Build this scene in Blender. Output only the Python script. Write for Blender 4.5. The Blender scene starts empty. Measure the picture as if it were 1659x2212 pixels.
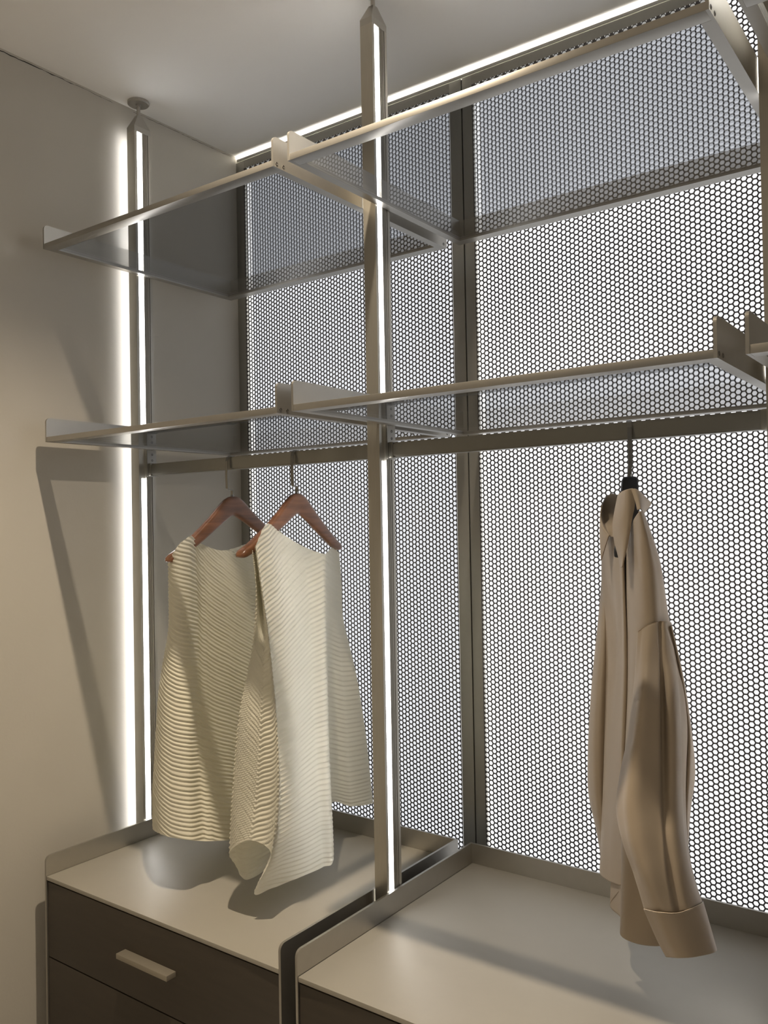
import bpy, bmesh, math, random
import numpy as np
from mathutils import Vector, Matrix
random.seed(4)
S = bpy.context.scene
COL = S.collection
PI = math.pi

# ------------------------------------------------------------------ camera
cam_d = bpy.data.cameras.new('camera')
cam = bpy.data.objects.new('camera', cam_d); COL.objects.link(cam)
cam_d.sensor_fit = 'HORIZONTAL'; cam_d.sensor_width = 36.0
cam_d.lens = 1835.37 / 1659.0 * 36.0
cam_d.clip_start = 0.02
Rr = Vector((0.80738478, 0.58975570, -0.01783332)); Uu = Vector((0.02335535, -0.00174364, 0.99972571)); Ff = Vector((-0.58956284, 0.80757982, 0.01518174))
M = Matrix.Identity(4)
for i in range(3):
    M[i][0] = Rr[i]; M[i][1] = Uu[i]; M[i][2] = -Ff[i]
M[0][3], M[1][3], M[2][3] = 1.83689867, -1.79564121, 1.49280034
cam.matrix_world = M
S.camera = cam

# ------------------------------------------------------------------ world, lamps, exposure
W = bpy.data.worlds.new('world'); S.world = W; W.use_nodes = True
W.node_tree.nodes['Background'].inputs[0].default_value = (1.0, 0.93, 0.84, 1)
W.node_tree.nodes['Background'].inputs[1].default_value = 0.11
S.view_settings.view_transform = 'Standard'; S.view_settings.look = 'None'
S.view_settings.exposure = 0.0; S.view_settings.gamma = 1.0
S.view_settings.use_curve_mapping = False

def spot(name, loc, target, watts, color, size=0.03, angle=100, blend=0.6):
    d = bpy.data.lights.new(name, 'SPOT'); o = bpy.data.objects.new(name, d); COL.objects.link(o)
    d.energy = watts; d.color = color; d.shadow_soft_size = size
    d.spot_size = math.radians(angle); d.spot_blend = blend
    o.location = loc
    o.rotation_euler = (Vector(target) - Vector(loc)).to_track_quat('-Z', 'Y').to_euler()
    return o
spot('ceiling_spot', (0.968, -0.912, 2.535), (0.90, -0.88, 0.75), 100, (1.0, 0.84, 0.64), 0.012, 115, 1.0)
for sx, sy, w in ((1.9, -3.0, 165), (0.8, -3.1, 150), (3.0, -2.9, 145)):  # added lamps with no known fixture; their floor bounce brightens the ceiling
    spot('bounce_fill_spot', (sx, sy, 2.52), (sx, sy-0.05, 0.0), w, (1.0, 0.88, 0.72), 0.04, 84, 0.8)
LED_STRENGTH = 16.0
COVE_STRENGTH = 26.0
BOX_LEFT, BOX_RIGHT = 0.90, 1.2

# ------------------------------------------------------------------ measures
WX = 0.092            # left wall
PY = -0.092           # face of the back panels
CZ = 2.548            # ceiling
YF, YB = -0.734, -0.174
X = [(0.1497, 0.8404), (0.8730, 1.5625), (1.5945, 2.285)]
ZU, ZL = 2.1104, 1.6867
POSTS = [0.1325, 0.8567, 1.5785]

# ------------------------------------------------------------------ materials
def mat(name, color, rough=0.5, metal=0.0, noise=0.0, nscale=40.0, bump=0.0, bscale=300.0, stretch=None, **kw):
    m = bpy.data.materials.new(name); m.use_nodes = True
    nt = m.node_tree; b = nt.nodes['Principled BSDF']
    b.inputs['Base Color'].default_value = (*color, 1); b.inputs['Roughness'].default_value = rough; b.inputs['Metallic'].default_value = metal
    for k, v in kw.items(): b.inputs[k.replace('_', ' ')].default_value = v
    tc = nt.nodes.new('ShaderNodeTexCoord'); src = tc.outputs['Object']
    if stretch:
        mp = nt.nodes.new('ShaderNodeMapping'); mp.inputs['Scale'].default_value = stretch
        nt.links.new(src, mp.inputs['Vector']); src = mp.outputs['Vector']
    if noise:
        n = nt.nodes.new('ShaderNodeTexNoise'); n.inputs['Scale'].default_value = nscale; n.inputs['Detail'].default_value = 5
        nt.links.new(src, n.inputs['Vector'])
        mr = nt.nodes.new('ShaderNodeMapRange'); mr.inputs['From Min'].default_value = 0.25; mr.inputs['From Max'].default_value = 0.75
        mr.inputs['To Min'].default_value = 1 - noise; mr.inputs['To Max'].default_value = 1 + noise
        nt.links.new(n.outputs['Fac'], mr.inputs['Value'])
        vm = nt.nodes.new('ShaderNodeVectorMath'); vm.operation = 'SCALE'; vm.inputs[0].default_value = color
        nt.links.new(mr.outputs['Result'], vm.inputs['Scale']); nt.links.new(vm.outputs['Vector'], b.inputs['Base Color'])
    if bump:
        n2 = nt.nodes.new('ShaderNodeTexNoise'); n2.inputs['Scale'].default_value = bscale; n2.inputs['Detail'].default_value = 3
        nt.links.new(src, n2.inputs['Vector'])
        bp = nt.nodes.new('ShaderNodeBump'); bp.inputs['Strength'].default_value = bump; bp.inputs['Distance'].default_value = 0.002
        nt.links.new(n2.outputs['Fac'], bp.inputs['Height']); nt.links.new(bp.outputs['Normal'], b.inputs['Normal'])
    return m
def emit(name, color, strength):
    m = bpy.data.materials.new(name); m.use_nodes = True; nt = m.node_tree
    nt.nodes.clear(); e = nt.nodes.new('ShaderNodeEmission'); o = nt.nodes.new('ShaderNodeOutputMaterial')
    e.inputs[0].default_value = (*color, 1); e.inputs[1].default_value = strength
    nt.links.new(e.outputs[0], o.inputs[0]); return m
def smoked_glass():
    m = bpy.data.materials.new('smoked_glass'); m.use_nodes = True; nt = m.node_tree; nt.nodes.clear()
    o = nt.nodes.new('ShaderNodeOutputMaterial'); mix = nt.nodes.new('ShaderNodeMixShader')
    t = nt.nodes.new('ShaderNodeBsdfTransparent'); g = nt.nodes.new('ShaderNodeBsdfGlossy')
    t.inputs[0].default_value = (0.68, 0.69, 0.705, 1); g.inputs['Roughness'].default_value = 0.0
    fr = nt.nodes.new('ShaderNodeFresnel'); ge = nt.nodes.new('ShaderNodeNewGeometry'); mr = nt.nodes.new('ShaderNodeMapRange')
    mr.inputs['To Min'].default_value = 1.5; mr.inputs['To Max'].default_value = 1 / 1.5
    nt.links.new(ge.outputs['Backfacing'], mr.inputs['Value']); nt.links.new(mr.outputs['Result'], fr.inputs['IOR'])
    nt.links.new(fr.outputs[0], mix.inputs[0]); nt.links.new(t.outputs[0], mix.inputs[1]); nt.links.new(g.outputs[0], mix.inputs[2])
    nt.links.new(mix.outputs[0], o.inputs[0]); return m
def cloth(name, color, trans, rough=0.8, satin=0.0, weave=0.0):
    m = mat(name, color, rough, 0.0, noise=0.03, nscale=25, bump=weave, bscale=900, Sheen_Weight=0.15, Specular_IOR_Level=0.3 + satin)
    nt = m.node_tree; b = nt.nodes['Principled BSDF']; o = nt.nodes['Material Output']
    tl = nt.nodes.new('ShaderNodeBsdfTranslucent'); tl.inputs[0].default_value = (*color, 1)
    mx = nt.nodes.new('ShaderNodeMixShader'); mx.inputs[0].default_value = trans
    nt.links.new(b.outputs[0], mx.inputs[1]); nt.links.new(tl.outputs[0], mx.inputs[2]); nt.links.new(mx.outputs[0], o.inputs[0])
    return m
MT = dict(
    wall=mat('wall_paint', (0.50, 0.47, 0.41), 0.9, noise=0.02, nscale=6, bump=0.12, bscale=120),
    ceil=mat('ceiling_paint', (0.88, 0.86, 0.82), 0.92, noise=0.02, nscale=4, bump=0.06, bscale=90),
    floor=mat('floor_paint', (0.62, 0.58, 0.52), 0.7, noise=0.05, nscale=8),
    metal=mat('champagne_metal', (0.45, 0.43, 0.39), 0.36, 0.88, noise=0.02, nscale=60),
    rail=mat('rail_metal', (0.30, 0.29, 0.255), 0.36, 0.92, noise=0.02, nscale=60),
    brush=mat('brushed_metal', (0.50, 0.475, 0.415), 0.36, 0.78, noise=0.08, nscale=60, stretch=(30, 30, 0.4)),
    groove=mat('groove_metal', (0.42, 0.40, 0.36), 0.22, 0.9),
    pan=mat('panel_metal', (0.37, 0.36, 0.325), 0.45, 0.75, noise=0.02, nscale=60),
    mesh=mat('mesh_metal', (0.13, 0.125, 0.125), 0.42, 0.7),
    top=mat('satin_top', (0.41, 0.385, 0.33), 0.48, 0.3, noise=0.015, nscale=30, bump=0.015, bscale=900),
    wood_dark=mat('dark_veneer', (0.053, 0.042, 0.031), 0.42, 0.0, noise=0.10, nscale=5, stretch=(2, 2, 14)),
    handle=mat('handle_metal', (0.42, 0.38, 0.31), 0.38, 0.6),
    wood=mat('hanger_wood', (0.21, 0.088, 0.040), 0.32, 0.0, noise=0.35, nscale=9, stretch=(1.2, 12, 12), Coat_Weight=0.4, Coat_Roughness=0.2),
    black=mat('hanger_black', (0.02, 0.02, 0.024), 0.55, 0.0),
    hook=mat('hook_metal', (0.27, 0.26, 0.235), 0.30, 0.85),
    screw=mat('screw_metal', (0.16, 0.15, 0.14), 0.35, 0.85),
    dark=mat('dark_gap', (0.02, 0.018, 0.015), 0.8),
    box=mat('box_white', (0.8, 0.8, 0.8), 0.8),
    dress=cloth('pleated_cream', (0.86, 0.825, 0.69), 0.25, 0.75),
    satin=cloth('beige_satin', (0.41, 0.335, 0.25), 0.12, 0.47, 0.05),
    thread=mat('seam_thread', (0.36, 0.27, 0.17), 0.6),
    hem=cloth('beige_hem', (0.40, 0.30, 0.19), 0.05, 0.5),
    button=mat('pearl_button', (0.62, 0.52, 0.40), 0.25),
    led=emit('led_light', (0.97, 0.97, 1.0), LED_STRENGTH),
    cove=emit('cove_light', (1.0, 0.98, 0.93), COVE_STRENGTH),
    boxL=emit('backlight_left', (0.955, 0.97, 1.0), BOX_LEFT),
    boxR=emit('backlight_right', (0.975, 0.98, 1.0), BOX_RIGHT),
    edge=emit('backlight_edge', (1.0, 0.99, 0.97), 1.9),
    glass=smoked_glass(),
)

# ------------------------------------------------------------------ helpers
def finish(name, bm, m, parent=None, smooth=False, sharp=None):
    bmesh.ops.recalc_face_normals(bm, faces=bm.faces[:])
    me = bpy.data.meshes.new(name); bm.to_mesh(me); bm.free()
    me.materials.append(MT[m] if isinstance(m, str) else m)
    o = bpy.data.objects.new(name, me); COL.objects.link(o)
    if parent: o.parent = parent
    if smooth:
        me.polygons.foreach_set('use_smooth', [True] * len(me.polygons))
        if sharp: me.set_sharp_from_angle(angle=math.radians(sharp))
    return o
def bx(bm, x0, x1, y0, y1, z0, z1):
    v = [bm.verts.new(p) for p in [(x0,y0,z0),(x1,y0,z0),(x1,y1,z0),(x0,y1,z0),(x0,y0,z1),(x1,y0,z1),(x1,y1,z1),(x0,y1,z1)]]
    for f in [(0,3,2,1),(4,5,6,7),(0,1,5,4),(1,2,6,5),(2,3,7,6),(3,0,4,7)]: bm.faces.new([v[i] for i in f])
def box(name, x0, x1, y0, y1, z0, z1, m, parent=None, bevel=0.0):
    bm = bmesh.new(); bx(bm, x0, x1, y0, y1, z0, z1)
    if bevel: bmesh.ops.bevel(bm, geom=bm.edges[:], offset=bevel, segments=2, affect='EDGES', profile=0.6)
    return finish(name, bm, m, parent, smooth=bool(bevel), sharp=35)
def prism(bm, poly, axis, a0, a1):
    """extrude polygon (2D list) along axis 0/1/2"""
    def P(p, a):
        return {0: (a, p[0], p[1]), 1: (p[0], a, p[1]), 2: (p[0], p[1], a)}[axis]
    A = [bm.verts.new(P(p, a0)) for p in poly]; B = [bm.verts.new(P(p, a1)) for p in poly]
    n = len(poly)
    for i in range(n): bm.faces.new([A[i], A[(i+1) % n], B[(i+1) % n], B[i]])
    bm.faces.new(A[::-1]); bm.faces.new(B)
def cyl(bm, c, r, h, axis=2, n=20, r2=None):
    r2 = r if r2 is None else r2
    ring = []
    for a, rr in ((0, r), (h, r2)):
        row = []
        for k in range(n):
            t = 2*PI*k/n; p = (rr*math.cos(t), rr*math.sin(t), a)
            if axis == 0: p = (p[2], p[0], p[1])
            if axis == 1: p = (p[0], p[2], p[1])
            row.append(bm.verts.new((c[0]+p[0], c[1]+p[1], c[2]+p[2])))
        ring.append(row)
    for k in range(n): bm.faces.new([ring[0][k], ring[0][(k+1) % n], ring[1][(k+1) % n], ring[1][k]])
    bm.faces.new(ring[0][::-1]); bm.faces.new(ring[1])
def tag(o, label=None, cat=None, group=None, kind=None):
    if label: o['label'] = label
    if cat: o['category'] = cat
    if group: o['group'] = group
    if kind: o['kind'] = kind
    return o
def thing(name, label, cat, loc, group=None):
    o = bpy.data.objects.new(name, None); COL.objects.link(o); o.location = loc; o.empty_display_size = 0.05
    o['_l'] = 1; del o['_l']
    return tag(o, label, cat, group)
def local(bm, loc):                                  # world coordinates into the thing's own
    bmesh.ops.translate(bm, verts=bm.verts[:], vec=(-loc[0], -loc[1], -loc[2]))
def part(name, bm, m, t, smooth=False, sharp=None):
    local(bm, t.location if t.parent is None else t.parent.location)
    return finish(name, bm, m, t, smooth, sharp)
def pbox(name, t, m, *c, bevel=0.0, base=None):
    bm = bmesh.new(); bx(bm, *c)
    if bevel: bmesh.ops.bevel(bm, geom=bm.edges[:], offset=bevel, segments=2, affect='EDGES', profile=0.6)
    local(bm, base or t.location)
    return finish(name, bm, m, t, bool(bevel), 35)

# ------------------------------------------------------------------ the setting
XR, YN = 3.6, -4.2
tag(box('wall_left', WX-0.12, WX, YN, 0.12, 0, CZ, 'wall'), kind='structure')
tag(box('wall_back', WX-0.12, XR, 0.05, 0.17, 0, CZ, 'wall'), kind='structure')
tag(box('ceiling', WX-0.12, XR, YN, 0.17, CZ, CZ+0.12, 'ceil'), kind='structure')
tag(box('floor', WX-0.12, XR, YN, 0.17, -0.1, 0, 'floor'), kind='structure')

# hairline crack along the joint of wall and ceiling
bm = bmesh.new()
yy = -0.86; prev = None
while yy < -0.10:
    w = random.uniform(0.0002, 0.0009) * (1.4 if yy < -0.62 else 0.6); j = random.uniform(-0.0012, 0.0012)
    cur = [bm.verts.new((WX + 0.0004, yy, CZ - 0.006 + j - w)), bm.verts.new((WX + 0.0004, yy, CZ - 0.006 + j + w))]
    if prev and not (-0.50 < yy < -0.44) : bm.faces.new([prev[0], cur[0], cur[1], prev[1]])
    prev = cur; yy += random.uniform(0.006, 0.016)
tag(finish('trim_1', bm, 'dark'), kind='structure')

# ------------------------------------------------------------------ perforated back panels
PITCH = 0.01118; CW = PITCH * math.sqrt(3) / 2; RO = PITCH / math.sqrt(3); RI = RO * 0.76
def perforated(name, xa, ncol, z0, nrow, t, th=0.0014):
    ang = np.radians(np.arange(6) * 60.0)
    cx = xa + np.arange(ncol) * CW
    V = []; 
    C, Rw = np.meshgrid(np.arange(ncol), np.arange(nrow), indexing='ij')
    X0 = (xa + C * CW).ravel(); Z0 = (z0 + Rw * PITCH + (C % 2) * PITCH / 2).ravel()
    n = X0.size
    ox = X0[:, None] + RO * np.cos(ang); oz = Z0[:, None] + RO * np.sin(ang)
    ix = X0[:, None] + RI * np.cos(ang); iz = Z0[:, None] + RI * np.sin(ang)
    Cf = C.ravel()
    # square off the border so that the sheet meets its frame
    xmin, xmax = xa - RO, xa + (ncol - 1) * CW + RO
    L = Cf == 0; m = ox[L] < (X0[L][:, None] - 1e-6); t1 = ox[L]; t1[m] = xmin; ox[L] = t1
    L = Cf == ncol - 1; m = ox[L] > (X0[L][:, None] + 1e-6); t1 = ox[L]; t1[m] = xmax; ox[L] = t1
    zlo, zhi = z0 - PITCH / 2, z0 + (nrow - 1) * PITCH + PITCH
    L = Rw.ravel() == 0; m = oz[L] < (Z0[L][:, None] - 1e-6); t1 = oz[L]; t1[m] = zlo; oz[L] = t1
    L = Rw.ravel() == nrow - 1; m = oz[L] > (Z0[L][:, None] + 1e-6); t1 = oz[L]; t1[m] = zhi; oz[L] = t1
    bx_, by_, bz_ = t.location
    fy = PY - by_
    vo = np.stack([ox - bx_, np.full_like(ox, fy), oz - bz_], -1)
    vi = np.stack([ix - bx_, np.full_like(ix, fy), iz - bz_], -1)
    vb = vi.copy(); vb[..., 1] += th
    verts = np.concatenate([vo, vi, vb], 1).reshape(-1, 3)           # 18 per hole
    base = (np.arange(n) * 18)[:, None, None]
    k = np.arange(6); k2 = (k + 1) % 6
    q1 = np.stack([k, k2, k2 + 6, k + 6], -1)[None] + base
    q2 = np.stack([k + 6, k2 + 6, k2 + 12, k + 12], -1)[None] + base
    F = np.concatenate([q1, q2], 1).reshape(-1, 4)
    me = bpy.data.meshes.new(name)
    me.vertices.add(len(verts)); me.vertices.foreach_set('co', verts.ravel())
    me.loops.add(F.size); me.loops.foreach_set('vertex_index', F.ravel().astype(np.int32))
    me.polygons.add(len(F)); me.polygons.foreach_set('loop_start', np.arange(0, F.size, 4, dtype=np.int32))
    me.update(calc_edges=True); me.materials.append(MT['mesh'])
    o = bpy.data.objects.new(name, me); COL.objects.link(o); o.parent = t
    return xmin, xmax, zlo, zhi
def back_panel(x0, x1, xa, ncol, label, backlight):
    t = thing('perforated_panel', label, 'panel', ((x0+x1)/2, PY, 0.0), 'backlit perforated wall panels')
    a, b, zl, zh = perforated('perforated_sheet', xa, ncol, 0.6735, 164, t)
    zt = 2.5295
    pbox('frame_stile', t, 'pan', x0, a, PY, PY+0.013, 0.004, zt, bevel=0.0008)
    pbox('frame_stile', t, 'pan', b, x1, PY, PY+0.013, 0.004, zt, bevel=0.0008)
    pbox('top_strip', t, 'pan', a, b, PY+0.0002, PY+0.013, zh, zt)
    pbox('bottom_panel', t, 'pan', a, b, PY+0.0002, PY+0.013, 0.004, zl)
    # light box behind the sheet
    pbox('light_diffuser', t, backlight, a+0.0145, b-0.010, PY+0.0135, PY+0.019, 0.66, 2.515)
    pbox('edge_light', t, 'edge', a-0.002, a+0.0140, PY+0.0135, PY+0.0185, 0.66, 2.515)
    pbox('edge_light', t, 'edge', b-0.0095, b+0.002, PY+0.0135, PY+0.0185, 0.66, 2.515)
    return t
back_panel(WX+0.0015, 0.8365, 0.1300, 70, 'left perforated metal panel, backlit, next to the plain side wall', 'boxL')
back_panel(0.8395, 1.5905, 0.8715, 71, 'right perforated metal panel, backlit, behind the beige satin blouse', 'boxR')
tag(box('gap_light_block', 0.8367, 0.8393, PY+0.004, PY+0.012, 0.004, 2.5295, 'dark'), kind='structure')  # added dark strip, keeps light from leaking through the panel gap
# cap rail above the panels and the cove light behind it
tag(box('trim_2', WX+0.004, 2.35, PY, PY+0.006, 2.5312, 2.5388, 'pan'), kind='structure')
t = thing('cove_light', 'white light strip glowing between panel top and ceiling', 'light', (1.2, -0.06, 2.50))
pbox('light_tube', t, 'cove', WX+0.004, 2.34, -0.080, -0.052, 2.518, 2.524)
pbox('light_base', t, 'box', WX+0.004, 2.34, -0.081, -0.050, 2.5155, 2.5178)

# ------------------------------------------------------------------ lit posts
def post(xc, label, cont):
    t = thing('lit_post', label, 'post', (xc, -0.46, 0.0), 'upright posts with light strips')
    h = 0.0145; d = 0.0060
    side = [(h, -0.484), (h, -0.4770), (h-d, -0.4762), (h-d, -0.4618), (h-0.0003, -0.4614), (h-0.0003, -0.4606)]
    y = -0.4606
    for k in range(7):
        side += [(h-0.0022, y), (h-0.0022, y+0.0012), (h-0.0010, y+0.0012), (h-0.0010, y+0.0020)]; y += 0.0020
    side += [(h-0.0008, -0.4452), (h-0.004, -0.4450), (h-0.004, -0.4440), (h, -0.4438), (h, -0.436)]
    poly = [(x, y) for x, y in side] + [(-x, y) for x, y in side[::-1]]
    bm = bmesh.new(); prism(bm, [(xc+x, y) for x, y in poly], 2, 0.0, 2.466)
    part('post_profile', bm, 'brush', t)
    for s in (1, -1):
        segs = [(0.02, 1.6165), (1.700, 2.4655)] if (s == 1 or not cont) else [(0.02, 2.4655)]
        for za, zb in segs:
            bm = bmesh.new(); xa, xb = xc+s*(h-d+0.0001), xc+s*(h-0.0042)
            bx(bm, min(xa, xb), max(xa, xb), -0.4750, -0.4626, za, zb)
            bmesh.ops.bevel(bm, geom=[e for e in bm.edges if abs(e.verts[0].co.z-e.verts[1].co.z) > 0.1], offset=0.0008, segments=2, affect='EDGES')
            part('light_strip', bm, 'led', t)
        pbox('end_plug', t, 'metal', min(xc+s*(h-0.004), xc+s*(h-0.0004)), max(xc+s*(h-0.004), xc+s*(h-0.0004)), -0.4768, -0.4452, 2.4656, 2.4785, bevel=0.0003)
    # tapered head
    bm = bmesh.new()
    lo = [bm.verts.new((xc+sx*h, y, z)) for z in (2.466, 2.479) for sx, y in ((-1,-0.484),(1,-0.484),(1,-0.436),(-1,-0.436))]
    hi = [bm.verts.new((xc+sx*0.0058, -0.46+sy*0.0062, 2.512)) for sx, sy in ((-1,-1),(1,-1),(1,1),(-1,1))]
    R = [lo[:4], lo[4:], hi]
    for a, b in ((R[0], R[1]), (R[1], R[2])):
        for i in range(4): bm.faces.new([a[i], a[(i+1) % 4], b[(i+1) % 4], b[i]])
    bm.faces.new(R[0][::-1]); bm.faces.new(R[2])
    part('tapered_head', bm, 'metal', t)
    bm = bmesh.new(); cyl(bm, (xc, -0.46, 2.511), 0.0046, 0.030, n=24); part('rod', bm, 'metal', t, True, 40)
    bm = bmesh.new(); cyl(bm, (xc, -0.46, 2.5405), 0.0245, 0.0015, n=40, r2=0.026); cyl(bm, (xc, -0.46, 2.5420), 0.026, 0.0058, n=40)
    cyl(bm, (xc, -0.46, 2.536), 0.0062, 0.005, n=20)
    part('ceiling_disc', bm, 'metal', t, True, 40)
    return t
post(POSTS[0], 'left metal post with a light strip, close to the plain wall', True)
post(POSTS[1], 'middle metal post with a light strip, between the two drawer cabinets', False)
post(POSTS[2], 'metal post cut by the right photo edge', False)

# ------------------------------------------------------------------ glass shelves
def fin_poly(y0, y1, z0, z1, r=0.009, n=6):
    p = [(y0, z0), (y1, z0), (y1, z1)]
    for k in range(n+1):
        a = PI/2 + k*PI/2/n
        p.append((y0+r+r*math.cos(a), z1-r+r*math.sin(a)))
    return p
def screw_bm(bm, x, y, z, s, r=0.0032):
    """countersunk socket screw on a face whose outside is +s along x"""
    ring = [(r, 0.0), (r*0.98, 0.0005), (r*0.62, 0.0006), (r*0.5, -0.0006)]
    rows = []
    for rr, dx in ring:
        rows.append([bm.verts.new((x+s*dx, y+rr*math.cos(2*PI*k/14), z+rr*math.sin(2*PI*k/14))) for k in range(14)])
    for a, b in zip(rows, rows[1:]):
        for k in range(14): bm.faces.new([a[k], a[(k+1) % 14], b[(k+1) % 14], b[k]])
    bm.faces.new(rows[-1])
def shelf(xa, xb, z, label):
    base = ((xa+xb)/2, YF, z)
    t = thing('glass_shelf', label, 'shelf', base, 'smoked glass shelves in metal frames')
    ft = 0.0045; H = 0.0525
    for s, x0, x1 in ((-1, xa, xa+ft), (1, xb-ft, xb)):
        bm = bmesh.new(); prism(bm, fin_poly(YF, YB, z, z+H), 0, x0, x1); local(bm, base)
        fin = finish('side_panel', bm, 'metal', t)
        for y in (-0.7255, -0.7085, -0.187):
            bm = bmesh.new(); screw_bm(bm, (xa if s < 0 else xb), y, z+0.0065, s); local(bm, base)
            finish('screw', bm, 'screw', fin)
        pbox('side_ledge', t, 'metal', (x1 if s < 0 else x0-0.0125), (x1+0.0125 if s < 0 else x0), YF+0.0265, YB-0.0260, z, z+0.0095, base=base)
    pbox('front_rail', t, 'metal', xa+ft, xb-ft, YF+0.0004, YF+0.0265, z, z+0.0110, bevel=0.0006, base=base)
    pbox('back_rail', t, 'metal', xa+ft, xb-ft, YB-0.0260, YB-0.0045, z, z+0.0095, base=base)
    pbox('back_panel', t, 'metal', xa+ft, xb-ft, YB-0.0045, YB, z, z+H, base=base)
    pbox('glass_pane', t, 'glass', xa+0.015, xb-0.015, YF+0.0235, YB-0.0235, z+0.0035, z+0.0085, base=base)
    return t
shelf(*X[0], ZU, 'upper left glass shelf, high beside the left wall')
shelf(*X[1], ZU, 'upper right glass shelf, highest at the top right')
shelf(*X[2], ZU, 'upper glass shelf mostly cut off at the top right corner')
shelf(*X[0], ZL, 'lower left glass shelf above the two cream dresses')
shelf(*X[1], ZL, 'lower right glass shelf above the beige satin blouse')
shelf(*X[2], ZL, 'lower glass shelf of which a corner shows at the right edge')

# ------------------------------------------------------------------ hanging rails with their brackets
def rail(i, label):
    xa, xb = POSTS[i]+0.0145, POSTS[i+1]-0.0145
    base = ((xa+xb)/2, -0.447, 1.638)
    t = thing('hanging_rail', label, 'rail', base, 'clothes rails below the lower shelves')
    bm = bmesh.new(); bx(bm, xa+0.0030, xb-0.0030, -0.4585, -0.4365, 1.6235, 1.6520)
    bmesh.ops.bevel(bm, geom=[e for e in bm.edges if abs(e.verts[0].co.x-e.verts[1].co.x) > 0.1], offset=0.003, segments=4, affect='EDGES')
    local(bm, base); finish('rail_bar', bm, 'rail', t, True, 40)
    for s, xs in ((1, xa), (-1, xb)):
        br = pbox('bracket_plate', t, 'metal', min(xs, xs+s*0.0022), max(xs, xs+s*0.0022), -0.4605, -0.4335, 1.6205, 1.6862, bevel=0.0004, base=base)
        pbox('rail_socket', t, 'rail', min(xs+s*0.0022, xs+s*0.014), max(xs+s*0.0022, xs+s*0.014), -0.4600, -0.4350, 1.6220, 1.6535, bevel=0.003, base=base)
        for z in (1.6752, 1.6610):
            bm = bmesh.new(); screw_bm(bm, xs+s*0.0022, -0.446, z, s, 0.0028); local(bm, base); finish('screw', bm, 'screw', br)
    return t
rail(0, 'left metal clothes rail holding two wooden hangers')
rail(1, 'right metal clothes rail holding one dark hanger')

# ------------------------------------------------------------------ drawer cabinets
YC = -0.747; ZC = 0.750; HC = 0.0425
def cabinet(xa, xb, label):
    base = ((xa+xb)/2, YC, 0.0)
    t = thing('drawer_cabinet', label, 'cabinet', base, 'low drawer cabinets')
    ft = 0.005
    for x0, x1 in ((xa, xa+ft), (xb-ft, xb)):
        bm = bmesh.new(); prism(bm, fin_poly(YC, YB, 0.0, ZC+HC, 0.012), 0, x0, x1); local(bm, base); finish('side_panel', bm, 'metal', t)
    pbox('cabinet_top', t, 'top', xa+ft+0.0008, xb-ft-0.0008, YC+0.0005, YB-0.005, ZC-0.008, ZC, bevel=0.0005, base=base)
    pbox('back_upstand', t, 'metal', xa+ft, xb-ft, YB-0.005, YB, 0.0, ZC+HC, base=base)
    pbox('carcass', t, 'dark', xa+ft+0.0005, xb-ft-0.0005, YC+0.026, YB-0.006, 0.03, ZC-0.0085, base=base)
    zt = ZC-0.012; xm = (xa+xb)/2
    for k in range(4):
        zb = zt-0.162 if k else ZC-0.1705
        if k == 3: zb = 0.05
        d = pbox('drawer_front', t, 'wood_dark', xa+ft+0.0015, xb-ft-0.0015, YC+0.003, YC+0.024, zb, zt, bevel=0.0006, base=base)
        hz = (zt+zb)/2 + 0.004
        pbox('handle', d, 'handle', xm-0.075, xm+0.075, YC-0.019, YC+0.003, hz-0.005, hz+0.005, bevel=0.0006, base=base)
        zt = zb-0.0025
    return t
cabinet(*X[0], 'left dark brown drawer cabinet below the two cream dresses')
cabinet(*X[1], 'right dark brown drawer cabinet below the beige satin blouse')

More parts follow.
